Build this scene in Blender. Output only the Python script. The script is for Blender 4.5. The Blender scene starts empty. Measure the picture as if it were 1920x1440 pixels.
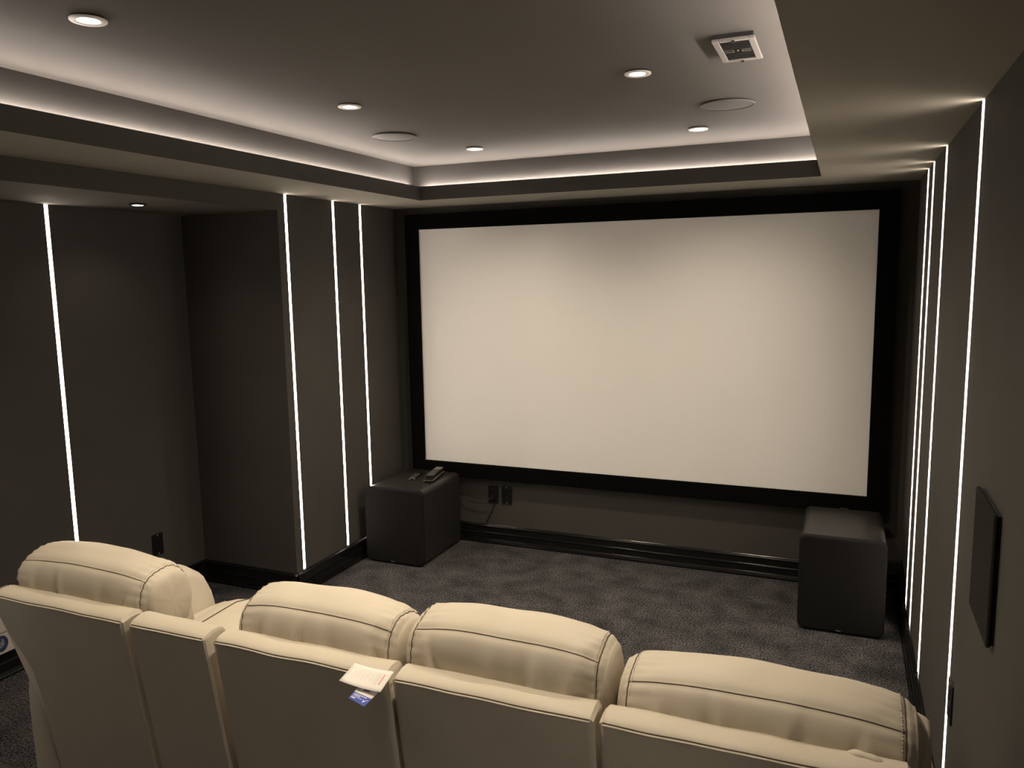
import bpy, bmesh, math, random
from mathutils import Vector, Matrix, noise

random.seed(7)
S = bpy.context.scene
C = S.collection
PI = math.pi

# ------------------------------------------------------------------ camera
cam_d = bpy.data.cameras.new('camera')
cam = bpy.data.objects.new('camera', cam_d)
C.objects.link(cam)
HC = 1.6941
right = Vector((0.92172546, 0.38749627, -0.01639596))
down = Vector((0.0368675, -0.12962218, -0.99087783))
fwd = Vector((-0.38608674, 0.91271284, -0.13376209))
mw = Matrix.Identity(4)
for i in range(3):
    mw[i][0] = right[i]; mw[i][1] = -down[i]; mw[i][2] = -fwd[i]
mw[2][3] = HC
cam.matrix_world = mw
cam_d.sensor_width = 36.0
cam_d.lens = 1478.5 / 1920 * 36
cam_d.clip_start = 0.02
S.camera = cam

# ------------------------------------------------------------------ world, exposure, light levels
w = bpy.data.worlds.new('world'); S.world = w; w.use_nodes = True
w.node_tree.nodes['Background'].inputs[0].default_value = (0.5, 0.45, 0.4, 1)
w.node_tree.nodes['Background'].inputs[1].default_value = 0.0
S.view_settings.view_transform = 'Standard'
S.view_settings.look = 'None'
S.view_settings.gamma = 1.0
S.view_settings.use_curve_mapping = False
S.view_settings.exposure = 0.0
SPOT_W = 51.0          # each ceiling downlight
SPOT_COL = (1.0, 0.84, 0.63)
COVE_E = 125.0          # cove strips
COVE_COL = (1.0, 0.86, 0.77)
STRIP_E = 33.0         # vertical wall strips
STRIP_COL = (1.0, 0.855, 0.70)

# ------------------------------------------------------------------ room numbers (metres)
XL, XR, XA = -2.688, 0.318, -3.335      # left wall, right wall, alcove wall
YF, YE, YB = 4.47, 3.32, -2.2           # screen wall, end of the alcove, back wall
ZS, ZC, ZA = 2.139, 2.338, 2.055        # soffit, tray ceiling, alcove ceiling
TX0, TX1, TY0, TY1 = -2.265, -0.125, -1.75, 4.045   # tray opening
RC = 0.07                               # cove pocket depth
BH = 0.122                              # baseboard height

# ------------------------------------------------------------------ materials
def mat(name, col, rough=0.6, metal=0.0, spec=0.5, emit=None, estr=0.0):
    m = bpy.data.materials.new(name); m.use_nodes = True
    b = m.node_tree.nodes['Principled BSDF']
    b.inputs['Base Color'].default_value = (*col, 1)
    b.inputs['Roughness'].default_value = rough
    b.inputs['Metallic'].default_value = metal
    b.inputs['Specular IOR Level'].default_value = spec
    if emit:
        b.inputs['Emission Color'].default_value = (*emit, 1)
        b.inputs['Emission Strength'].default_value = estr
    return m

def noisy(m, c1, c2, scale, bump=0.0, bscale=None, dist=0.002, detail=4.0, stretch=None, c3=None, scale3=None):
    nt = m.node_tree; N = nt.nodes; L = nt.links
    b = N['Principled BSDF']
    tc = N.new('ShaderNodeTexCoord')
    src = tc.outputs['Object']
    if stretch:
        mp = N.new('ShaderNodeMapping'); mp.inputs['Scale'].default_value = stretch
        L.new(src, mp.inputs[0]); src = mp.outputs[0]
    n = N.new('ShaderNodeTexNoise'); n.inputs['Scale'].default_value = scale; n.inputs['Detail'].default_value = detail
    L.new(src, n.inputs['Vector'])
    r = N.new('ShaderNodeValToRGB')
    r.color_ramp.elements[0].color = (*c1, 1); r.color_ramp.elements[1].color = (*c2, 1)
    r.color_ramp.elements[0].position = 0.33; r.color_ramp.elements[1].position = 0.67
    L.new(n.outputs['Fac'], r.inputs[0])
    out = r.outputs[0]
    if c3:
        n3 = N.new('ShaderNodeTexNoise'); n3.inputs['Scale'].default_value = scale3; n3.inputs['Detail'].default_value = 3
        L.new(src, n3.inputs['Vector'])
        r3 = N.new('ShaderNodeValToRGB')
        r3.color_ramp.elements[0].color = (*c3[0], 1); r3.color_ramp.elements[1].color = (*c3[1], 1)
        r3.color_ramp.elements[0].position = 0.3; r3.color_ramp.elements[1].position = 0.7
        L.new(n3.outputs['Fac'], r3.inputs[0])
        mx = N.new('ShaderNodeMix'); mx.data_type = 'RGBA'; mx.blend_type = 'MULTIPLY'; mx.inputs[0].default_value = 1.0
        L.new(out, mx.inputs[6]); L.new(r3.outputs[0], mx.inputs[7]); out = mx.outputs[2]
    L.new(out, b.inputs['Base Color'])
    if bump:
        n2 = N.new('ShaderNodeTexNoise'); n2.inputs['Scale'].default_value = bscale or scale * 4; n2.inputs['Detail'].default_value = 3
        L.new(tc.outputs['Object'], n2.inputs['Vector'])
        bp = N.new('ShaderNodeBump'); bp.inputs['Strength'].default_value = bump; bp.inputs['Distance'].default_value = dist
        L.new(n2.outputs['Fac'], bp.inputs['Height']); L.new(bp.outputs[0], b.inputs['Normal'])
    return m

M = {}
M['wall'] = noisy(mat('charcoal_paint', (0.05, 0.05, 0.05), 0.75, spec=0.25), (0.055, 0.052, 0.048), (0.061, 0.058, 0.053), 3.0, 0.12, 420, 0.001)
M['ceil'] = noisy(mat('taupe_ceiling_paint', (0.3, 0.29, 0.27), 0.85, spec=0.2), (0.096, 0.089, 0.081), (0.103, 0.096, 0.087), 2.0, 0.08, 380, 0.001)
M['soffit'] = noisy(mat('taupe_soffit_lit', (0.15, 0.14, 0.13), 0.85, spec=0.2), (0.225, 0.208, 0.180), (0.237, 0.219, 0.190), 2.0, 0.08, 380, 0.001)  # ceiling taupe made lighter, standing in for strip light on the soffit
M['skirt'] = noisy(mat('black_gloss_paint', (0.01, 0.01, 0.01), 0.16, spec=0.4), (0.006, 0.006, 0.006), (0.009, 0.009, 0.009), 30)
M['carpet'] = noisy(mat('charcoal_carpet', (0.05, 0.05, 0.05), 1.0, spec=0.05), (0.012, 0.012, 0.0125), (0.25, 0.245, 0.26), 125, 1.0, 260, 0.014, 2.0,
                    c3=((0.45, 0.46, 0.46), (1.0, 0.97, 0.96)), scale3=7.0)
M['velvet'] = mat('black_velvet', (0.003, 0.003, 0.003), 0.95, spec=0.05)
M['screen'] = noisy(mat('white_screen_fabric', (0.8, 0.8, 0.8), 0.9, spec=0.1), (0.79, 0.785, 0.775), (0.81, 0.805, 0.795), 1.2)
M['leather'] = noisy(mat('beige_leather', (0.6, 0.5, 0.4), 0.5, spec=0.35), (0.58, 0.52, 0.425), (0.62, 0.56, 0.46), 6.0, 0.25, 480, 0.0012)
M['seam'] = mat('dark_seam_thread', (0.10, 0.075, 0.05), 0.8)
M['stitch'] = mat('pale_stitch_thread', (0.72, 0.66, 0.55), 0.7)
M['black_cloth'] = noisy(mat('black_grille_cloth', (0.02, 0.02, 0.02), 0.95, spec=0.03), (0.011, 0.0107, 0.0107), (0.019, 0.0185, 0.0185), 900, 0.5, 1400, 0.001)
M['ash'] = noisy(mat('black_ash_vinyl', (0.02, 0.02, 0.02), 0.34, spec=0.22), (0.006, 0.006, 0.006), (0.034, 0.032, 0.030), 16, 0.25, 60, 0.0008, 8.0, stretch=(1, 14, 14))
M['plastic'] = mat('black_plastic', (0.008, 0.008, 0.008), 0.3)
M['rubber'] = mat('grey_rubber_keys', (0.05, 0.047, 0.043), 0.6)
M['silver'] = mat('silver_trim', (0.62, 0.6, 0.56), 0.3, 0.9)
M['display'] = mat('dim_remote_display', (0.16, 0.15, 0.135), 0.35)
M['alu'] = mat('white_channel', (0.85, 0.85, 0.84), 0.5)
M['bezel'] = mat('satin_white_bezel', (0.85, 0.83, 0.80), 0.45)
M['rim'] = mat('painted_speaker_rim', (0.13, 0.12, 0.11), 0.6)
M['grille'] = noisy(mat('speaker_grille_mesh', (0.25, 0.24, 0.22), 0.7), (0.085, 0.079, 0.072), (0.105, 0.098, 0.089), 700)
M['vent'] = mat('grey_vent_frame', (0.22, 0.205, 0.19), 0.5)
M['slat'] = mat('dark_vent_slat', (0.035, 0.033, 0.030), 0.6)
M['dark'] = mat('dark_vent_and_shade', (0.012, 0.012, 0.012), 0.8)  # vent interior, alcove bezel, and dark stand-ins for shade behind fittings
M['panel'] = noisy(mat('dark_speaker_cloth', (0.03, 0.03, 0.03), 0.95, spec=0.04), (0.022, 0.021, 0.020), (0.032, 0.030, 0.029), 800, 0.3, 1200, 0.001)
M['paper'] = mat('white_card', (0.85, 0.82, 0.78), 0.6)
M['blue'] = mat('blue_print', (0.03, 0.07, 0.42), 0.5)
M['white_ink'] = mat('white_print', (0.8, 0.8, 0.85), 0.6)
M['red_ink'] = mat('red_print', (0.75, 0.30, 0.25), 0.6)
M['grey_ink'] = mat('grey_print', (0.66, 0.63, 0.60), 0.6)
M['purple_ink'] = mat('purple_print', (0.10, 0.06, 0.14), 0.6)
M['carton'] = noisy(mat('white_carton', (0.55, 0.5, 0.48), 0.6), (0.50, 0.44, 0.42), (0.56, 0.50, 0.48), 5)
M['emblem'] = noisy(mat('blue_emblem', (0.04, 0.06, 0.2), 0.5), (0.018, 0.026, 0.075), (0.035, 0.05, 0.12), 60)
M['mark'] = noisy(mat('pale_emblem_mark', (0.2, 0.22, 0.28), 0.5), (0.12, 0.14, 0.20), (0.30, 0.31, 0.34), 90)
M['cove_led'] = mat('cove_led', (0.8, 0.8, 0.8), 0.5, emit=COVE_COL, estr=COVE_E)
M['strip_led'] = mat('strip_diffuser', (0.8, 0.8, 0.8), 0.5, emit=STRIP_COL, estr=STRIP_E)
M['lens'] = mat('downlight_lens', (0.8, 0.8, 0.8), 0.5, emit=(1.0, 0.93, 0.80), estr=30.0)
M['lens_dim'] = mat('downlight_lens_dim', (0.8, 0.8, 0.8), 0.5, emit=(1.0, 0.9, 0.8), estr=14.0)

# ------------------------------------------------------------------ helpers
def obj(name, bm, m, parent=None, smooth=False, kind=None):
    me = bpy.data.meshes.new(name)
    bmesh.ops.recalc_face_normals(bm, faces=bm.faces)
    bm.to_mesh(me); bm.free()
    me.materials.append(M[m] if isinstance(m, str) else m)
    if smooth:
        for p in me.polygons: p.use_smooth = True
    o = bpy.data.objects.new(name, me); C.objects.link(o)
    if parent:
        o.parent = parent
        o.matrix_parent_inverse = Matrix.Translation(parent.location).inverted()
    if kind: o['kind'] = kind
    return o

def struct(name, bm, m, smooth=False):
    return obj(name, bm, m, None, smooth, 'structure')

def thing(name, label, cat, loc=(0, 0, 0), group=None):
    o = bpy.data.objects.new(name, None); C.objects.link(o)
    o.location = loc; o.empty_display_size = 0.05
    o['label'] = label; o['category'] = cat
    if group: o['group'] = group
    return o

def tag(o, label, cat, group=None):
    o['label'] = label; o['category'] = cat
    if group: o['group'] = group
    return o

def bx(bm, x0, x1, y0, y1, z0, z1, bev=0.0, seg=2):
    r = bmesh.ops.create_cube(bm, size=1.0)
    vs = r['verts']
    for v in vs:
        v.co = Vector((x0 + (v.co.x + .5) * (x1 - x0), y0 + (v.co.y + .5) * (y1 - y0), z0 + (v.co.z + .5) * (z1 - z0)))
    if bev > 0:
        es = list({e for v in vs for e in v.link_edges})
        bmesh.ops.bevel(bm, geom=es, offset=bev, segments=seg, profile=0.5, affect='EDGES')
    return bm

def box(x0, x1, y0, y1, z0, z1, bev=0.0, seg=2):
    return bx(bmesh.new(), x0, x1, y0, y1, z0, z1, bev, seg)

def prism(bm, pts, axis, a, b):
    """polygon pts in the plane across `axis`, extruded from a to b"""
    def P(u, v, t):
        return {'x': Vector((t, u, v)), 'y': Vector((u, t, v)), 'z': Vector((u, v, t))}[axis]
    A = [bm.verts.new(P(u, v, a)) for u, v in pts]
    B = [bm.verts.new(P(u, v, b)) for u, v in pts]
    n = len(pts)
    bm.faces.new(A); bm.faces.new(B[::-1])
    for i in range(n):
        bm.faces.new((A[i], B[i], B[(i + 1) % n], A[(i + 1) % n]))
    return bm

def tube(bm, pts, r, seg=8, cap=True, closed=False):
    pts = [Vector(p) for p in pts]
    n = len(pts); rings = []
    up = Vector((0, 0, 1))
    for i, p in enumerate(pts):
        if closed:
            t = (pts[(i + 1) % n] - pts[i - 1])
        else:
            t = pts[min(i + 1, n - 1)] - pts[max(i - 1, 0)]
        t.normalize()
        a = t.cross(up)
        if a.length < 1e-3: a = t.cross(Vector((1, 0, 0)))
        a.normalize(); b = t.cross(a)
        rings.append([bm.verts.new(p + a * math.cos(2 * PI * k / seg) * r + b * math.sin(2 * PI * k / seg) * r) for k in range(seg)])
    m = n if closed else n - 1
    for i in range(m):
        R0, R1 = rings[i], rings[(i + 1) % n]
        for k in range(seg):
            bm.faces.new((R0[k], R0[(k + 1) % seg], R1[(k + 1) % seg], R1[k]))
    if cap and not closed:
        bm.faces.new(rings[0][::-1]); bm.faces.new(rings[-1])
    return bm

def lathe(bm, prof, c, seg=40):
    """profile of (radius, z) about a vertical axis at c"""
    rings = []
    for r, z in prof:
        if r < 1e-6:
            rings.append([bm.verts.new((c[0], c[1], c[2] + z))])
        else:
            rings.append([bm.verts.new((c[0] + r * math.cos(2 * PI * k / seg), c[1] + r * math.sin(2 * PI * k / seg), c[2] + z)) for k in range(seg)])
    for A, B in zip(rings, rings[1:]):
        for k in range(seg):
            a0, a1 = A[k % len(A)], A[(k + 1) % len(A)]
            b0, b1 = B[k % len(B)], B[(k + 1) % len(B)]
            f = []
            for v in (a0, a1, b1, b0):
                if v not in f: f.append(v)
            if len(f) >= 3: bm.faces.new(f)
    return bm

def rrect(x0, x1, z0, z1, r, seg=6):
    out = []
    for cx, cz, a0 in ((x1 - r, z1 - r, 0), (x0 + r, z1 - r, PI / 2), (x0 + r, z0 + r, PI), (x1 - r, z0 + r, 1.5 * PI)):
        for k in range(seg + 1):
            a = a0 + PI / 2 * k / seg
            out.append((cx + r * math.cos(a), cz + r * math.sin(a)))
    return out

# ------------------------------------------------------------------ floor and walls
struct('floor', box(XA - .08, XR + .1, YB - .1, YF + .1, -0.08, 0.0), 'carpet')
struct('wall_front', box(XL, XR + .1, YF, YF + .08, 0, 2.5), 'wall')
struct('wall_back', box(XA - .08, XR + .1, YB - .08, YB, 0, 2.5), 'wall')

SLOT_L = (3.385, 3.80, 4.07)            # strips on the left wall
SLOT_R = (0.95, 2.475, 3.302, 3.757, 4.0)     # strips on the right wall
SLOT_A = (0.95, 2.53)                        # strip in the alcove
W_L, D_L = 0.021, 0.007
W_R, D_R = 0.024, 0.019

def slotted_wall(xf, sgn, thick, y0, y1, z1, slots, wd, dp, zb):
    """a wall whose face is at xf and which is solid towards sgn, with upright channels from zb up"""
    bm = bmesh.new()
    ys = y0
    lo = lambda a, b: (min(a, b), max(a, b))
    for s in slots:
        bx(bm, *lo(xf, xf + sgn * thick), ys, s - wd / 2, 0, z1)
        bx(bm, *lo(xf + sgn * dp, xf + sgn * thick), s - wd / 2, s + wd / 2, 0, z1)
        bx(bm, *lo(xf, xf + sgn * dp), s - wd / 2, s + wd / 2, 0, zb)
        ys = s + wd / 2
    bx(bm, *lo(xf, xf + sgn * thick), ys, y1, 0, z1)
    return bm

struct('wall_left', slotted_wall(XL, -1, XL - XA, YE, YF + .08, 2.5, SLOT_L, W_L, D_L, BH), 'wall')
struct('wall_alcove', slotted_wall(XA, -1, 0.08, YB, YE, 2.5, SLOT_A, W_L, D_L, BH), 'wall')
struct('wall_right', slotted_wall(XR, 1, 0.1, YB, YF, 2.5, SLOT_R, W_R, D_R, BH), 'wall')

# ------------------------------------------------------------------ ceiling: soffit ring, lip, cove pocket, raised tray, alcove beam
bm = bmesh.new()
o = RC
bx(bm, XL, TX0, TY0, TY1, ZS, ZS + .014)
bx(bm, TX1, XR, TY0, TY1, ZS, ZS + .014)
bx(bm, XL, XR, TY1, YF, ZS, ZS + .014)
bx(bm, XL, XR, YB, TY0, ZS, ZS + .014)
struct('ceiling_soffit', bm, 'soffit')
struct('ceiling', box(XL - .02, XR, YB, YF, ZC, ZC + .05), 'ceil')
cw = bmesh.new()
bx(cw, TX0 - o - .02, TX0 - o, TY0 - o, TY1 + o, ZS + .014, ZC)
bx(cw, TX1 + o, TX1 + o + .02, TY0 - o, TY1 + o, ZS + .014, ZC)
bx(cw, TX0 - o, TX1 + o, TY1 + o, TY1 + o + .02, ZS + .014, ZC)
bx(cw, TX0 - o, TX1 + o, TY0 - o - .02, TY0 - o, ZS + .014, ZC)
struct('ceiling_cove', cw, 'wall')
LT, LH = 0.012, 0.077
FC = 0.0012     # thin painted facing in front of the soffit board edge
def lip(name, x0, x1, y0, y1, fx0, fx1, fy0, fy1):
    bm = box(x0, x1, y0, y1, ZS + .0141, ZS + LH)
    bx(bm, fx0, fx1, fy0, fy1, ZS, ZS + LH)
    struct(name, bm, 'wall')
lip('trim_1', TX0 - LT, TX0, TY0 - LT, TY1 + LT, TX0, TX0 + FC, TY0, TY1)
lip('trim_2', TX0, TX1, TY1, TY1 + LT, TX0 + FC, TX1 - FC, TY1 - FC, TY1)
lip('trim_3', TX1, TX1 + LT, TY0 - LT, TY1 + LT, TX1 - FC, TX1, TY0, TY1)
lip('trim_4', TX0, TX1, TY0 - LT, TY0, TX0 + FC, TX1 - FC, TY0, TY0 + FC)
# alcove: dropped ceiling with a beam face flush with the left wall
struct('ceiling_alcove', box(XA, XL - .001, YB, YE, ZA, ZA + .03), 'ceil')
struct('trim_5', box(XL - .012, XL, YB, YE, ZA - .001, 2.5), 'wall')

# hidden strips in the cove pocket
ZL = ZS + LH - .002
def cove(label, x0, x1, y0, y1):
    t = thing('cove_led_strip', label, 'led strip', ((x0 + x1) / 2, (y0 + y1) / 2, ZS + .014))
    obj('carrier', box(x0 - .001, x1 + .001, y0 - .001, y1 + .001, ZS + .014, ZL - .012), 'alu', t)
    obj('diffuser', box(x0, x1, y0, y1, ZL - .012, ZL), 'cove_led', t)
mid = RC - .020
cove('light strip hidden in the ceiling cove on the alcove side', TX0 - mid - .002, TX0 - mid + .002, TY0, TY1)
cove('light strip hidden in the ceiling cove above the screen', TX0, TX1, TY1 + mid - .002, TY1 + mid + .002)
cove('light strip hidden in the ceiling cove beside the right wall', TX1 + mid - .002, TX1 + mid + .002, TY0, TY1)

# ------------------------------------------------------------------ baseboards: moulded profile run along the wall
BP = [(0, 0), (.026, 0), (.026, .010), (.024, .0145), (.0205, .017), (.0195, .019), (.0205, .021), (.019, .026), (.015, .028), (.0145, .060),
      (.0165, .062), (.0185, .066), (.0165, .070), (.0125, .072), (.012, .106), (.015, .108), (.0155, .112), (.012, .116), (.006, .119), (.004, BH), (0, BH)]
def base(name, a, b, axis, at, sgn):
    bm = bmesh.new()
    if axis == 'x': prism(bm, [(at + sgn * u, v) for u, v in BP], 'x', a, b)
    else: prism(bm, [(at + sgn * u, v) for u, v in BP], 'y', a, b)
    return struct(name, bm, 'skirt')
base('baseboard_front', XL, XR, 'x', YF, -1)
base('baseboard_left', YE - .026, YF - .001, 'y', XL, 1)
base('baseboard_alcove_end', XA, XL + .0255, 'x', YE, -1)
base('baseboard_alcove', YB, YE - .001, 'y', XA, 1)
base('baseboard_right', YB, YF - .001, 'y', XR, -1)

# ------------------------------------------------------------------ upright light strips let into the walls
def strip(label, xf, sgn, y, wd, dp, z0, z1, fin, group):
    """sgn: direction from the room into the wall"""
    t = thing('led_strip', label, 'led strip', (xf, y, z0), group)
    lo = lambda a, b: (min(a, b), max(a, b))
    ch = bmesh.new()
    e = 0.0015
    bx(ch, *lo(xf - sgn * .0004, xf + sgn * dp), y - wd / 2 + .0002, y - wd / 2 + e, z0, z1)
    bx(ch, *lo(xf - sgn * fin, xf + sgn * dp), y + wd / 2 - e, y + wd / 2 - .0002, z0, z1)
    bx(ch, *lo(xf + sgn * (dp - .002), xf + sgn * (dp - .0002)), y - wd / 2 + e, y + wd / 2 - e, z0, z1)
    obj('channel', ch, 'alu', t)
    obj('diffuser', box(*lo(xf + sgn * (dp - .004), xf + sgn * (dp - .002)), y - wd / 2 + e, y + wd / 2 - e, z0, z1), 'strip_led', t)
    obj('end_cap', box(*lo(xf - sgn * .0006, xf + sgn * dp), y - wd / 2, y + wd / 2, z0 - .004, z0), 'alu', t)
for y, l in zip(SLOT_L, ('upright light strip at the alcove corner of the left wall', 'middle of the three upright light strips on the left wall',
                         'upright light strip on the left wall ending at the subwoofer with remotes')):
    strip(l, XL, -1, y, W_L, D_L, BH + .004, ZS, .0006, 'upright wall light strips')
strip('upright light strip in the alcove wall beyond the seats, out of view', XA, -1, SLOT_A[0], W_L, D_L, BH + .004, ZA, .0006, 'upright wall light strips')
strip('upright light strip in the alcove wall behind the leftmost headrest', XA, -1, SLOT_A[1], W_L, D_L, BH + .004, ZA, .0006, 'upright wall light strips')
for y, l in zip(SLOT_R, ('upright light strip on the right wall beside the seats, out of view', 'upright light strip on the right wall nearest the wall speaker', 'second upright light strip from the wall speaker on the right wall',
                         'third upright light strip from the wall speaker on the right wall', 'upright light strip on the right wall nearest the screen')):
    strip(l, XR, 1, y, W_R, D_R, BH + .004, ZS, .0032, 'upright wall light strips')

# ------------------------------------------------------------------ projector screen
t = thing('projector_screen', 'large blank white projector screen in a wide black velvet frame', 'screen', (-1.18, YF, 0.43))
sx0, sx1, sz0, sz1, fw_ = -2.495, 0.1395, 0.5235, 2.002, 0.093
yf = 4.43
obj('screen_fabric', box(sx0 - .02, sx1 + .02, yf, yf + .006, sz0 - .02, sz1 + .02), 'screen', t)
def bar(x0, x1, z0, z1):
    obj('frame_bar', box(x0, x1, yf - .016, YF - .001, z0, z1, .004), 'velvet', t)
bar(sx0 - fw_, sx1 + fw_, sz1, sz1 + fw_)
bar(sx0 - fw_, sx1 + fw_, sz0 - fw_, sz0)
bar(sx0 - fw_, sx0, sz0, sz1)
bar(sx1, sx1 + fw_, sz0, sz1)
b = bmesh.new()
for i, (u, wd, h) in enumerate(((0, .008, .006), (.010, .006, .005), (.018, .007, .005), (.027, .005, .004), (.034, .004, .004))):
    bx(b, .016 + u, .016 + u + wd, yf - .0185, yf - .0155, .449, .449 + h)
o_ = obj('badge', b, 'silver', t); o_['label'] = 'small silver maker badge on the lower frame bar'

# ------------------------------------------------------------------ subwoofers
def subwoofer(label, x0, x1, y0, y1, h):
    t = thing('subwoofer', label, 'subwoofer', ((x0 + x1) / 2, (y0 + y1) / 2, 0), 'subwoofers under the screen')
    bm = prism(bmesh.new(), rrect(x0 + .003, x1 - .003, .006, h - .002, .032), 'y', y0 + .03, y1)
    obj('cabinet', bm, 'ash', t)
    # cloth front: rounded slab with softened rim
    rings = []
    bm = bmesh.new()
    for d, ins, r in ((.032, 0, .03), (.010, 0, .03), (.004, .002, .028), (.001, .006, .026), (0, .012, .022)):
        rings.append([bm.verts.new((u, y0 + d, v)) for u, v in rrect(x0 + ins, x1 - ins, .006 + ins, h - ins, r)])
    for A, B in zip(rings, rings[1:]):
        for k in range(len(A)):
            bm.faces.new((A[k], A[(k + 1) % len(A)], B[(k + 1) % len(A)], B[k]))
    bm.faces.new(rings[0][::-1]); bm.faces.new(rings[-1])
    obj('front_grille', bm, 'black_cloth', t)
    xb = x0 + .175
    bm = bmesh.new()
    for u, wd, z, hh in ((0, .005, .015, .006), (.006, .004, .0155, .0035), (.0105, .004, .0155, .0035), (.015, .005, .0145, .005)):
        bx(bm, xb + u, xb + u + wd, y0 - .0012, y0 + .001, z, z + hh)
    bd = obj('badge', bm, 'silver', t); bd['label'] = 'tiny silver maker badge low on the grille'
    for sx in (x0 + .05, x1 - .05):
        for sy in (y0 + .07, y1 - .06):
            obj('foot', lathe(bmesh.new(), [(0, 0), (.016, 0), (.018, .007), (0, .007)], (sx, sy, 0), 16), 'plastic', t)
    return t
subwoofer('black cube subwoofer with remotes on top, in the left corner under the screen', -2.632, -2.240, 3.905, 4.408, 0.462)
subwoofer('black cube subwoofer with an empty top, in the right corner under the screen', -0.160, 0.220, 3.840, 4.36, 0.466)

# ------------------------------------------------------------------ remotes on the left subwoofer
def remote(label, cx, cy, z0, L, W, T, ang, rows, cols, end=None, band=False):
    t = thing('remote_control', label, 'remote', (cx, cy, z0), 'remotes on the subwoofer')
    rot = Matrix.Translation((cx, cy, z0)) @ Matrix.Rotation(ang, 4, 'Z')
    def fin(bm): bm.transform(rot); return bm
    bm = prism(bmesh.new(), rrect(-W / 2, W / 2, -L / 2, L / 2, W * .22, 4), 'z', 0, T)
    es = [e for e in bm.edges if abs(e.verts[0].co.z - e.verts[1].co.z) < 1e-6]
    bmesh.ops.bevel(bm, geom=es, offset=T * .2, segments=2, affect='EDGES')
    obj('body', fin(bm), 'plastic', t)
    px, py = W * .8 / cols, L * .62 / rows
    for i in range(rows):
        for j in range(cols):
            x = -W * .4 + px * (j + .5); y = -L * .42 + py * (i + .5)
            obj('button', fin(box(x - px * .36, x + px * .36, y - py * .33, y + py * .33, T - .0005, T + .0018, .0006, 1)), 'rubber', t)
    if end == 'far':
        obj('display', fin(box(-W * .38, W * .38, L * .24, L * .46, T - .0004, T + .001)), 'display', t)
    if end == 'near':
        obj('end_panel', fin(box(-W * .46, W * .46, -L * .499, -L * .44, T * .3, T + .001)), 'silver', t)
    if band:
        obj('trim_band', fin(prism(bmesh.new(), rrect(-W / 2 - .0008, W / 2 + .0008, -L / 2 - .0008, L / 2 + .0008, W * .22, 4), 'z', T * .72, T * .82)), 'silver', t)
    return t
ang = math.atan2(.05, .27)
zt = 0.460
remote('thick black remote with a thin silver edge, under another remote', -2.330, 4.235, zt, .25, .062, .020, ang, 5, 3, band=True)
remote('long black remote with many keys, lying on top of another remote', -2.338, 4.255, zt + .022, .24, .055, .016, ang, 9, 4, end='far')
remote('slim dark remote with a pale end beside the stacked remotes', -2.452, 4.225, zt, .19, .042, .014, ang + .05, 5, 2, end='near')

# ------------------------------------------------------------------ sockets
def socket(label, c, axis, sgn, kind, wd=.070, ht=.116):
    """c: centre on the wall; axis: wall normal axis; sgn: direction into the room"""
    t = thing('wall_socket', label, 'socket', c, 'black wall sockets')
    def slab(u0, u1, v0, v1, d0, d1, bev=0):
        if axis == 'y':
            a, b = sorted((c[1] + sgn * d0, c[1] + sgn * d1))
            return box(c[0] + u0, c[0] + u1, a, b, c[2] + v0, c[2] + v1, bev)
        a, b = sorted((c[0] + sgn * d0, c[0] + sgn * d1))
        return box(a, b, c[1] + u0, c[1] + u1, c[2] + v0, c[2] + v1, bev)
    obj('plate', slab(-wd / 2, wd / 2, -ht / 2, ht / 2, 0.0002, .006, .0018), 'plastic', t)
    if kind == 'duplex':
        for s in (-1, 1):
            obj('receptacle', slab(-.017, .017, s * .026 - .017, s * .026 + .017, .005, .008, .001), 'plastic', t)
            obj('screw', slab(-.004, .004, s * .050 - .004, s * .050 + .004, .0055, .0075, .0006), 'silver', t)
    else:
        obj('insert', slab(-.017, .017, -.034, .034, .005, .0085, .001), 'plastic', t)
        obj('plug', slab(-.012, .012, -.028, -.008, .008, .024, .002), 'plastic', t)
    return t
socket('black wall socket with a cable plugged in, next to the left subwoofer', (-2.031, YF, .324), 'y', -1, 'plug')
socket('black wall socket with bright screws under the screen, right of the plugged one', (-1.938, YF, .325), 'y', -1, 'duplex')
socket('black wall socket low on the alcove wall above the leftmost headrest', (XA, 2.994, .316), 'x', 1, 'duplex')
socket('black wall socket low on the right wall behind the nearest light strip', (XR, 2.405, .485), 'x', -1, 'duplex')

def spline(pts, n=8):
    P = [Vector(p) for p in pts]; out = []
    for i in range(len(P) - 1):
        p0, p1, p2, p3 = P[max(i - 1, 0)], P[i], P[i + 1], P[min(i + 2, len(P) - 1)]
        for k in range(n):
            u = k / n
            out.append(.5 * ((2 * p1) + (-p0 + p2) * u + (2 * p0 - 5 * p1 + 4 * p2 - p3) * u * u + (-p0 + 3 * p1 - 3 * p2 + p3) * u ** 3))
    out.append(P[-1]); return out
tag(obj('power_cable', tube(bmesh.new(), spline([(-2.031, 4.452, .306), (-2.031, 4.435, .302), (-2.075, 4.432, .296), (-2.13, 4.43, .300), (-2.20, 4.43, .312), (-2.30, 4.44, .35)]), .0032, 8), 'plastic', None, True),
    'thin black cable sagging from the plugged socket to behind the subwoofer', 'cable')
tag(obj('signal_cable', tube(bmesh.new(), spline([(-2.024, 4.464, .268), (-2.026, 4.462, .25), (-2.040, 4.464, .21), (-2.068, 4.464, .165), (-2.085, 4.458, .124)]), .0024, 8), 'plastic', None, True),
    'thin black cable running down the wall from socket to baseboard', 'cable')

# ------------------------------------------------------------------ flat speaker on the right wall
t = thing('wall_speaker', 'flat dark rectangular speaker panel mounted on the right wall', 'speaker', (XR, 1.99, 1.04))
obj('back_frame', box(XR - .006, XR - .0002, 1.862, 2.102, .896, 1.182, .002), 'plastic', t)
obj('grille', box(XR - .016, XR - .006, 1.858, 2.106, .892, 1.186, .004), 'panel', t)

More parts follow.
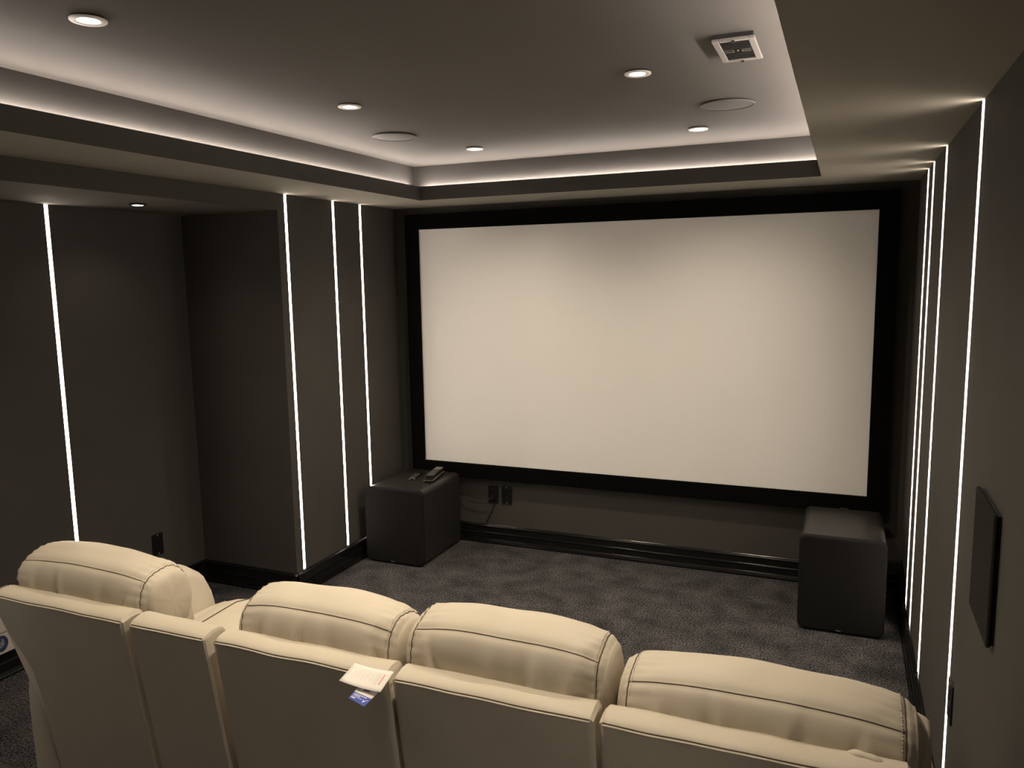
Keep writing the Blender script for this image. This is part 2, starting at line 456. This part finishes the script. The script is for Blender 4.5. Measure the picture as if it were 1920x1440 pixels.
# ------------------------------------------------------------------ ceiling fittings
def downlight(label, x, y, zc, R=.043, lit=True, dim=False, k=1.0):
    t = thing('downlight', label, 'ceiling light', (x, y, zc), 'recessed ceiling downlights')
    obj('bezel', lathe(bmesh.new(), [(R - .002, -.0035), (R, -.004), (R, -.0065), (R - .002, -.0085), (.027, -.0075), (.024, -.004), (.023, 0)], (x, y, zc), 40), 'dark' if dim else 'bezel', t, True)
    obj('shade_gap', lathe(bmesh.new(), [(R - .0025, 0), (R - .0025, -.0042), (R - .006, -.0042)], (x, y, zc), 40), 'dark', t, True)  # dark ring in place of the shade behind the bezel
    dz = .007 if dim else 0
    obj('lens', lathe(bmesh.new(), [(.0232, -.0015 - dz), (.018, -.003 - dz), (.008, -.0042 - dz), (0, -.0046 - dz)], (x, y, zc), 28), 'lens_dim' if dim else 'lens', t, True)
    if lit:
        ld = bpy.data.lights.new('downlight_lamp', 'SPOT')
        ld.energy = SPOT_W * k; ld.color = SPOT_COL; ld.spot_size = math.radians(135); ld.spot_blend = 1.0; ld.shadow_soft_size = .022
        lo = bpy.data.objects.new('downlight_lamp', ld); C.objects.link(lo); lo.parent = t
        lo.location = (0, 0, -.010)
    return t
downlight('ceiling downlight at the upper left, nearest the camera', -1.728, 1.47, ZC)
downlight('ceiling downlight left of middle, between the nearest one and the round speaker', -1.725, 2.573, ZC)
downlight('ceiling downlight by the screen cove on the left, beyond the round speaker', -1.732, 3.667, ZC)
downlight('ceiling downlight on the right, beside the square vent', -0.639, 2.583, ZC)
downlight('ceiling downlight by the screen cove on the right, below the round speaker', -0.631, 3.658, ZC)
downlight('ceiling downlight above the right-hand seats, just out of view', -0.639, 1.47, ZC)
downlight('added ceiling downlight behind the seats on the alcove side, unseen', -1.728, .37, ZC, k=.14)  # unseen rear lamp, added as weak light on the seat backs
downlight('added ceiling downlight behind the seats near the right wall, unseen', -.639, .37, ZC, k=.14)  # second of the added rear lamps, also unseen
downlight('small downlight in the low alcove ceiling, seen edge-on', -2.977, 2.713, ZA, .036, True, True, k=.2)

def ceiling_speaker(label, x, y, R=.102):
    t = thing('ceiling_speaker', label, 'speaker', (x, y, ZC), 'round ceiling speakers')
    obj('rim', lathe(bmesh.new(), [(R - .006, -.004), (R - .001, -.0042), (R, -.005), (R - .001, -.0075), (R - .003, -.0082), (R - .006, -.0072)], (x, y, ZC), 64), 'rim', t, True)
    obj('shade_gap', lathe(bmesh.new(), [(R - .003, 0), (R - .003, -.0045), (R - .008, -.0045)], (x, y, ZC), 64), 'dark', t, True)  # dark ring painted for the shaded edge of the rim
    obj('grille', lathe(bmesh.new(), [(R - .0062, -.0055), (R - .03, -.0072), (R - .06, -.0080), (0, -.0083)], (x, y, ZC), 64), 'grille', t, True)
ceiling_speaker('round flat ceiling speaker near the left cove', -1.909, 3.197)
ceiling_speaker('round flat ceiling speaker beyond the vent, near the right cove', -0.443, 3.204)

vx0, vx1, vy0, vy1 = -.364, -.250, 2.292, 2.523
t = thing('ceiling_vent', 'rectangular grey ceiling vent with dark louvres', 'vent', ((vx0 + vx1) / 2, (vy0 + vy1) / 2, ZC))
fr = bmesh.new(); f_ = .018
zv = ZC - .019
zg = ZC - .011
bx(fr, vx0, vx0 + f_, vy0, vy1, zv, zg, .002); bx(fr, vx1 - f_, vx1, vy0, vy1, zv, zg, .002)
bx(fr, vx0 + f_, vx1 - f_, vy0, vy0 + f_, zv, zg, .002); bx(fr, vx0 + f_, vx1 - f_, vy1 - f_, vy1, zv, zg, .002)
obj('frame', fr, 'vent', t)
obj('shade_gap', box(vx0 + .004, vx1 - .004, vy0 + .002, vy1 - .004, zg - .001, ZC - .0003), 'dark', t)  # dark block standing in for the shaded side of the vent frame
obj('duct', box(vx0 + f_, vx1 - f_, vy0 + f_, vy1 - f_, zg - .003, zg - .001), 'dark', t)
n = 14
base_slat = None
for i in range(n):
    y = vy0 + f_ + (vy1 - vy0 - 2 * f_) * (i + .5) / n
    if base_slat is None:
        bm = box(-(vx1 - vx0) / 2 + f_, (vx1 - vx0) / 2 - f_, -.004, .004, -.0007, .0007)
        bm.transform(Matrix.Rotation(math.radians(35), 4, 'X'))
        base_slat = obj('slat', bm, 'slat', t)
        s_ = base_slat
    else:
        s_ = base_slat.copy(); C.objects.link(s_); s_.parent = t
    s_.matrix_parent_inverse = Matrix.Identity(4)
    s_.location = (0, y - (vy0 + vy1) / 2, -.0155)
for sx in (-1, 1):
    cx = (vx0 + vx1) / 2 + sx * .024; cy = (vy0 + vy1) / 2
    bm = bmesh.new()
    bx(bm, cx - .012, cx + .012, cy - .010, cy - .008, zv, zv + .003); bx(bm, cx - .012, cx + .012, cy + .008, cy + .010, zv, zv + .003)
    bx(bm, cx - sx * .012 - .001, cx - sx * .012 + .001, cy - .010, cy + .010, zv, zv + .003)
    obj('latch', bm, 'rim', t)
obj('centre_screw', lathe(bmesh.new(), [(0, 0), (.003, 0), (.003, .004), (0, .004)], ((vx0 + vx1) / 2, (vy0 + vy1) / 2, zv - .0005), 12), 'silver', t)
for y in (vy0 + .009, vy1 - .003):
    obj('tab', box((vx0 + vx1) / 2 - .004, (vx0 + vx1) / 2 + .004, y - .005, y + .003, zv - .004, zv + .002), 'dark', t)

# ------------------------------------------------------------------ recliner row
YS, ZT = 1.463, 0.778            # back seam of the shells
LEAN = 0.15
def smooth01(a, b, x):
    u = max(0, min(1, (x - a) / (b - a))); return u * u * (3 - 2 * u)

def sheet_loft(sections, close=True):
    bm = bmesh.new()
    rings = [[bm.verts.new(p) for p in s] for s in sections]
    for A, B in zip(rings, rings[1:]):
        for k in range(len(A) if close else len(A) - 1):
            bm.faces.new((A[k], A[(k + 1) % len(A)], B[(k + 1) % len(A)], B[k]))
    bm.faces.new(rings[0][::-1]); bm.faces.new(rings[-1])
    return bm

def shell(t, x0, x1, taper=0.0, seed=0):
    """upholstered rear panel leaning backwards, with a soft rounded top and a welted back seam"""
    prof = []   # (y, z) from the foot of the back up over the top and down the front
    for k in range(13):
        z = .06 + (ZT - .06) * k / 12
        prof.append((YS + (ZT - z) * LEAN, z))
    prof += [(YS + .004, ZT + .006), (YS + .016, ZT + .012), (YS + .035, ZT + .016), (YS + .055, ZT + .016), (YS + .070, ZT + .010), (YS + .080, ZT - .002), (YS + .084, ZT - .02)]
    prof += [(YS + .10, ZT - .12), (YS + .16, ZT - .45), (YS + .20, .06)]
    n = 26
    secs = []
    for i in range(n + 1):
        s = -1 + 2 * i / n
        s = math.copysign(1 - (1 - abs(s)) ** 1.9, s)
        x = (x0 + x1) / 2 + s * (x1 - x0) / 2
        e = smooth01(.975, 1.0, abs(s))
        ring = []
        for j, (y, z) in enumerate(prof):
            xx = x
            if taper and s < 0:
                k = smooth01(ZT - .03, .50, z)
                xx = x + taper * k * (-s)
            yy, zz = y, z
            if j >= 12 and j < 21:
                zz -= e * .010 * (1 if j > 13 else .6)
                zz += .0035 * noise.noise(Vector((x * 9, seed, j * .2))) * (1 - e)
            if j < 13: yy += e * .005
            if j >= 18: yy -= e * .01
            ring.append(Vector((xx, yy, zz)))
        secs.append(ring)
    so = obj('back_shell', sheet_loft(secs), 'leather', t, True)
    so.data.set_sharp_from_angle(angle=math.radians(38))
    xs = [x0 + .008 + (x1 - x0 - .016) * i / 24 for i in range(25)]
    obj('piping', tube(bmesh.new(), [(x, YS - .0005 + .0012 * noise.noise(Vector((x * 14, seed, 3))), ZT - .001 + .003 * noise.noise(Vector((x * 9, seed, 2.4)))) for x in xs], .0019, 8), 'leather', so, True)
    obj('seam', tube(bmesh.new(), [(x, YS + .0020, ZT + .0032 + .003 * noise.noise(Vector((x * 9, seed, 2.4)))) for x in xs], .0011, 6), 'seam', so, True)
    return so

def headrest(t, x0, x1, dz, seed, capr=0.0):
    """stuffed bolster: rear half and top half joined by a long seam, gathered at flat stitched end caps"""
    cy, cz = 1.638, 0.778 + dz
    NX, NA = 90, 80
    tilt = math.radians(12)
    rnd = random.Random(int(seed * 100))
    creases = [(x0 + (x1 - x0) * f, rnd.uniform(-.05, .05), rnd.choice((-1, 1)) * rnd.uniform(.011, .018), rnd.uniform(.013, .024))
               for f in (.13 + .1 * rnd.random(), .36 + .14 * rnd.random(), .60 + .12 * rnd.random(), .80 + .08 * rnd.random())]
    def point(s, a, out=0.0, wr=True):
        x = (x0 + x1) / 2 + s * (x1 - x0) / 2
        q = abs(s)
        hv = .127 * (.75 + .25 * (1 - q ** 3.0))
        hu = .099 * (.88 + .12 * (1 - q ** 4))
        edge = smooth01(.90, 1.0, q)
        hv *= 1 - .13 * edge ** 1.5; hu *= 1 - .14 * edge ** 1.5
        p = 2.75
        ca, sa = math.cos(a), math.sin(a)
        r = (abs(ca) ** p + abs(sa) ** p) ** (-1 / p)
        u, v = ca * r * (hu + out), sa * r * (hv + out)
        if wr:
            big = noise.noise(Vector((x * 7 + seed * 3.1, a * .9, seed)))
            low = smooth01(.35, -.6, sa)
            fold = noise.noise(Vector((x * 26 + seed + a * 1.4, a * 1.3, seed * 2.0)))
            near = smooth01(.55, .92, q) * (1 - smooth01(.95, 1, q))
            g = .0065 * big + (.0075 * low + .006 * near) * fold
            # gathers next to the end seams
            g += .0016 * near * math.sin(a * 26 + seed)
            if ca < .3:
                for xc, sl, am, wd in creases:
                    d = (x - xc - sl * (sa - .2)) / wd
                    if abs(d) < 3:
                        g += am * (d * math.exp(-d * d)) * smooth01(.95, .2, sa) * smooth01(.3, -.3, ca)
            u += ca * g; v += sa * g
            # the long seam pulls the leather in
            d = (a - SEAM) / .085
            pull = .003 * math.exp(-d * d) * (1 - smooth01(.85, .95, q))
            u -= ca * pull; v -= sa * pull
            # and so do the end seams
            d = (q - .925) / .02
            pull = .004 * math.exp(-d * d)
            u -= ca * pull; v -= sa * pull
        return Vector((x, cy + u * math.cos(tilt) - v * math.sin(tilt), cz + u * math.sin(tilt) + v * math.cos(tilt)))
    secs = []
    for i in range(NX + 1):
        s = -1 + 2 * i / NX
        s = math.copysign(1 - (1 - abs(s)) ** 1.35, s)
        secs.append([point(s, 2 * PI * k / NA) for k in range(NA)])
    # close the caps with a slightly domed disc
    bm = bmesh.new()
    rings = [[bm.verts.new(p) for p in sc] for sc in secs]
    for A, B in zip(rings, rings[1:]):
        for k in range(NA):
            bm.faces.new((A[k], A[(k + 1) % NA], B[(k + 1) % NA], B[k]))
    for R, sg in ((rings[0], -1), (rings[-1], 1)):
        prev = R
        cen = sum((v.co for v in R), Vector()) / NA
        for f, dome in ((.8, .006), (.5, .011), (.2, .013)):
            cur = [bm.verts.new(cen + (v.co - cen) * f + Vector((sg * (dome + .003 * noise.noise(v.co * 30) * f), 0, 0))) for v in R]
            for k in range(NA):
                bm.faces.new((prev[k], prev[(k + 1) % NA], cur[(k + 1) % NA], cur[k]))
            prev = cur
        bm.faces.new(prev)
    ho = obj('headrest', bm, 'leather', t, True)
    obj('long_seam', tube(bmesh.new(), [point(-.92 + 1.84 * i / 64, SEAM, .0005) for i in range(65)], .0012, 6), 'seam', ho, True)
    for q in (-.925, .925):
        obj('end_seam', tube(bmesh.new(), [point(q, 2 * PI * k / 80, .0010) for k in range(80)], .0013, 6, closed=True), 'seam', ho, True)
        st = bmesh.new()
        qq = q * .975
        for k in range(96):
            a = 2 * PI * (k + .5) / 96
            p0, p1 = point(qq, a - .016, .0010), point(qq, a + .016, .0010)
            tube(st, [p0, p1], .0009, 5)
        obj('stitching', st, 'stitch', ho, False, 'stuff')
    return ho
SEAM = 2 * PI * 27 / 80

def cushion(t, name, x0, x1, cy, cz, hu, hv, tilt, p=2.6, seed=0, NX=22, NA=32, flat=.05):
    secs = []
    for i in range(NX + 1):
        s = -1 + 2 * i / NX
        s = math.copysign(1 - (1 - abs(s)) ** 1.5, s)
        x = (x0 + x1) / 2 + s * (x1 - x0) / 2
        k = 1 - .05 * s * s - .10 * smooth01(.93, 1, abs(s)) ** 1.6
        ring = []
        for j in range(NA):
            a = 2 * PI * j / NA
            ca, sa = math.cos(a), math.sin(a)
            r = (abs(ca) ** p + abs(sa) ** p) ** (-1 / p)
            g = .003 * noise.noise(Vector((x * 8, a, seed)))
            u, v = ca * r * (hu * k + g), sa * r * (hv * (1 - (1 - k) * .6) + g)
            ring.append(Vector((x, cy + u * math.cos(tilt) - v * math.sin(tilt), cz + u * math.sin(tilt) + v * math.cos(tilt))))
        secs.append(ring)
    return obj(name, sheet_loft(secs), 'leather', t, True)

def arm(t, x0, x1, yb=1.545, lift=True):
    """padded arm: side panel with a rounded pad on top, bulging a little at the back"""
    xc, hw = (x0 + x1) / 2, (x1 - x0) / 2
    secs = []
    for y, k, zt in ((yb, .80, .47), (yb + .012, .94, .52), (yb + .06, 1.0, .565), (1.8, 1.0, .62), (2.05, 1.0, .65), (2.13, 1.0, .645), (2.19, 1.0, .60), (2.225, .98, .53), (2.24, .95, .46), (2.243, .9, .40)) if lift else ((yb, .80, .44), (yb + .02, .95, .49), (yb + .07, 1.0, .51), (2.04, 1.0, .52), (2.10, 1.0, .50), (2.13, .95, .44)):
        ring = []
        for u, v in ((-.86, .04), (.86, .04), (.93, .2), (1, .34), (.98, zt - .045), (.82, zt - .014), (.45, zt), (0, zt + .004), (-.45, zt), (-.82, zt - .014), (-.98, zt - .045), (-1, .34), (-.93, .2)):
            ring.append(Vector((xc + u * hw * k, y, v)))
        secs.append(ring)
    ao = obj('arm', sheet_loft(secs), 'leather', t, True)
    return ao

def recliner(label, x0, x1, hx0, hx1, dz, seed, taper=0.0, arm_side=None):
    t = thing('recliner', label, 'recliner', ((x0 + x1) / 2, 1.9, 0), 'leather cinema recliners')
    shell(t, x0, x1, taper, seed)
    headrest(t, hx0, hx1, dz, seed)
    cushion(t, 'back_cushion', hx0 + .025, hx1 + (.03 if arm_side == 'right' else -.03), 1.69, .64 + dz * .5, .072, .19, math.radians(6), 2.5, seed)
    a0, a1 = x0 + .012 + taper, x1 - .012
    cushion(t, 'seat_cushion', a0, a1, 2.03, .385, .30, .085, math.radians(3), 3.2, seed + 5)
    obj('base', box(a0 + .01, a1 - .01, 1.72, 2.28, .05, .32, .02), 'leather', t, True)
    cushion(t, 'footrest', a0, a1, 2.335, .235, .04, .17, 0, 3.0, seed + 9)
    if arm_side == 'left': arm(t, x0 - .012, x0 + taper + .01)
    if arm_side == 'right': arm(t, x1 + .004, x1 + .10, 1.62, False)
    for fx in (a0 + .05, a1 - .05):
        for fy in (1.78, 2.22):
            obj('foot', lathe(bmesh.new(), [(0, 0), (.018, 0), (.022, .05), (0, .05)], (fx, fy, 0), 14), 'plastic', t)
    return t
recliner('leftmost beige leather recliner, standing alone beyond the narrow console', -2.318, -1.784, -2.335, -1.787, -.006, 1.3, .105, 'left')
recliner('beige leather recliner right of the narrow console, with a card on its back', -1.466, -.944, -1.466, -.977, -.020, 4.1)
recliner('beige leather recliner between the one with the card and the rightmost', -.932, -.450, -.949, -.452, 0.0, 7.7)
recliner('rightmost beige leather recliner, against the right wall', -.438, .145, -.424, .158, -.032, 11.2, 0, 'right')

# a tuft of leather pinched up behind the rightmost headrest
r4 = [o_ for o_ in bpy.data.objects if o_.name.startswith('recliner') and o_['label'].startswith('rightmost')][0]
secs = []
for i in range(15):
    f = i / 14
    r = .0008 + math.sin(PI * f) ** .8 * (.0075 + .002 * math.sin(9 * f))
    secs.append([Vector((.030 + .070 * f, 1.521 - .012 * f + r * 1.3 * math.cos(a), .7905 + .004 * math.sin(PI * f) + r * math.sin(a))) for a in [2 * PI * k / 12 for k in range(12)]])
obj('leather_fold', sheet_loft(secs), 'leather', r4, True)

# console between the first two seats
t = thing('seat_console', 'narrow beige leather console between the leftmost recliner and the next', 'console', (-1.626, 1.9, 0))
shell(t, -1.759, -1.494, 0, 15.5)
bm = bmesh.new()
secs = []
for y, k, zt in ((1.545, .9, .66), (1.56, .97, .70), (1.62, 1, .722), (1.78, 1, .728), (1.84, .98, .715), (1.875, .9, .68), (1.885, .82, .64)):
    ring = []
    for u, v in ((-.98, .56), (.98, .56), (1, .63), (.97, zt - .03), (.8, zt - .008), (.4, zt), (0, zt + .003), (-.4, zt), (-.8, zt - .008), (-.97, zt - .03), (-1, .63)):
        ring.append(Vector((-1.6265 + u * .128 * k, y, v)))
    secs.append(ring)
po = obj('back_pad', sheet_loft(secs), 'leather', t, True)
obj('seam', tube(bmesh.new(), [(-1.6265 - .05, y, z) for y, z in ((1.56, .702), (1.62, .7235), (1.70, .727), (1.78, .7295), (1.84, .7165))], .0013, 6), 'seam', po, True)
obj('body', box(-1.753, -1.50, 1.70, 2.33, .05, .54, .025, 3), 'leather', t, True)
obj('lid', box(-1.750, -1.503, 1.90, 2.20, .541, .575, .014, 3), 'leather', t, True)
for y in (2.25,):
    for x in (-1.69, -1.565):
        obj('cup_holder', lathe(bmesh.new(), [(.042, .540), (.046, .545), (.044, .549), (.038, .547), (.037, .541)], (x, y, 0), 28), 'plastic', t, True)

# ------------------------------------------------------------------ hang tag: two cards on the back of the second recliner
t = thing('hang_tag', 'white card over a smaller blue-banded card hanging on a recliner back', 'tag', (-.98, 1.43, .79))
def card(A, B, C_, D, curl):
    """corner points in order; returns f(u,v) with u along A->B, v along A->D"""
    A, B, C_, D = map(Vector, (A, B, C_, D))
    def f(u, v, up=0.0):
        p = (A * (1 - u) + B * u) * (1 - v) + (D * (1 - u) + C_ * u) * v
        return p + Vector((0, 0, up + curl * (u * u * 1.0 - u) * 4 * .25))
    return f
def grid(f, u0, u1, v0, v1, up, thick, nu=10, nv=6):
    bm = bmesh.new()
    T = [[bm.verts.new(f(u0 + (u1 - u0) * i / nu, v0 + (v1 - v0) * j / nv, up)) for j in range(nv + 1)] for i in range(nu + 1)]
    Bt = [[bm.verts.new(f(u0 + (u1 - u0) * i / nu, v0 + (v1 - v0) * j / nv, up - thick)) for j in range(nv + 1)] for i in range(nu + 1)]
    for i in range(nu):
        for j in range(nv):
            bm.faces.new((T[i][j], T[i + 1][j], T[i + 1][j + 1], T[i][j + 1]))
            bm.faces.new((Bt[i][j], Bt[i][j + 1], Bt[i + 1][j + 1], Bt[i + 1][j]))
    for i in range(nu):
        bm.faces.new((T[i][0], Bt[i][0], Bt[i + 1][0], T[i + 1][0])); bm.faces.new((T[i][nv], T[i + 1][nv], Bt[i + 1][nv], Bt[i][nv]))
    for j in range(nv):
        bm.faces.new((T[0][j], T[0][j + 1], Bt[0][j + 1], Bt[0][j])); bm.faces.new((T[nu][j], Bt[nu][j], Bt[nu][j + 1], T[nu][j + 1]))
    return bm
f1 = card((-1.035, 1.468, .800), (-.914, 1.446, .812), (-.919, 1.394, .788), (-1.041, 1.412, .783), .012)
co = obj('upper_card', grid(f1, 0, 1, 0, 1, 0, .0006), 'paper', t, True)
pr = bmesh.new()
def rect_on(bm, f, u0, u1, v0, v1, up=.0003):
    P = [bm.verts.new(f(u, v, up)) for u, v in ((u0, v0), (u1, v0), (u1, v1), (u0, v1))]
    bm.faces.new(P)
# printed heading in red, faint grey lines of print (too small to read), all running along the short side
v = .22
for wd in (.085, .05, .06, .04, .07, .05, .06, .08):
    rect_on(pr, f1, .835, .868, v, v + wd * .8); v += wd
obj('red_print', pr, 'red_ink', co)
pr = bmesh.new()
for u, a, b in ((.765, .18, .80), (.745, .25, .70), (.69, .15, .62), (.60, .30, .58), (.50, .22, .45), (.47, .30, .60), (.38, .25, .62), (.30, .22, .60), (.24, .30, .66), (.18, .30, .62)):
    v = a
    while v < b:
        wd = random.uniform(.02, .05); rect_on(pr, f1, u - .005, u + .005, v, v + wd); v += wd + .012
obj('grey_print', pr, 'grey_ink', co)
f2 = card((-.994, 1.436, .776), (-.936, 1.428, .776), (-.938, 1.357, .770), (-.990, 1.375, .770), .0)
c2 = obj('lower_card', grid(f2, 0, 1, 0, 1, 0, .0006, 4, 4), 'paper', t, True)
obj('blue_band', grid(f2, 0, 1, .60, 1, .0004, .0003, 4, 4), 'blue', c2)
pr = bmesh.new()
for v, a, b, h in ((.655, .10, .80, .035), (.72, .08, .48, .04), (.80, .08, .66, .022), (.86, .06, .30, .06)):
    u = a
    while u < b:
        wd = random.uniform(.03, .07); rect_on(pr, f2, u, min(u + wd, b), v, v + h, .0009); u += wd + .012
P = [pr.verts.new(f2(u, v_, .0009)) for u, v_ in ((.70, .72), (.755, .80), (.78, .84))]
tick = [(.715, .745), (.775, .83), (.90, .745), (.96, .735), (.86, .80), (.765, .93)]
bmesh.ops.delete(pr, geom=P, context='VERTS')
pr.faces.new([pr.verts.new(f2(u, v_, .0009)) for u, v_ in tick])
obj('white_print', pr, 'white_ink', c2)
pr = bmesh.new()
for k, u in enumerate((.36, .44, .52, .60)):
    rect_on(pr, f2, u, u + .055, .30 - .01 * k, .42 - .01 * k, .0006)
obj('purple_print', pr, 'purple_ink', c2)
obj('string', tube(bmesh.new(), spline([(-.945, 1.432, .797), (-.936, 1.45, .800), (-.936, 1.48, .798), (-.938, 1.50, .785)]), .0007, 6), 'stitch', t, True)

# ------------------------------------------------------------------ white carton by the alcove skirting
t = thing('carton', 'white carton with a round blue emblem against the alcove skirting, behind the leftmost recliner', 'box', (XA + .03, 2.0, BH))
obj('body', box(XA + .0005, XA + .045, 1.82, 2.172, BH + .0005, .212, .003), 'carton', t)
obj('lid', box(XA + .0005, XA + .047, 1.815, 2.177, .216, .40, .003), 'carton', t)
bm = bmesh.new()
cyl = [(2.098 + .030 * math.cos(2 * PI * k / 28), .170 + .036 * math.sin(2 * PI * k / 28)) for k in range(28)]
prism(bm, cyl, 'x', XA + .0448, XA + .0458)
em = obj('emblem', bm, 'emblem', t)
em['label'] = 'round blue emblem with a pale mark'
bm = bmesh.new()
prism(bm, [(2.086, .156), (2.094, .150), (2.106, .158), (2.112, .170), (2.108, .186), (2.100, .192), (2.098, .178), (2.090, .182), (2.085, .170)], 'x', XA + .0458, XA + .0463)
obj('mark', bm, 'mark', em)
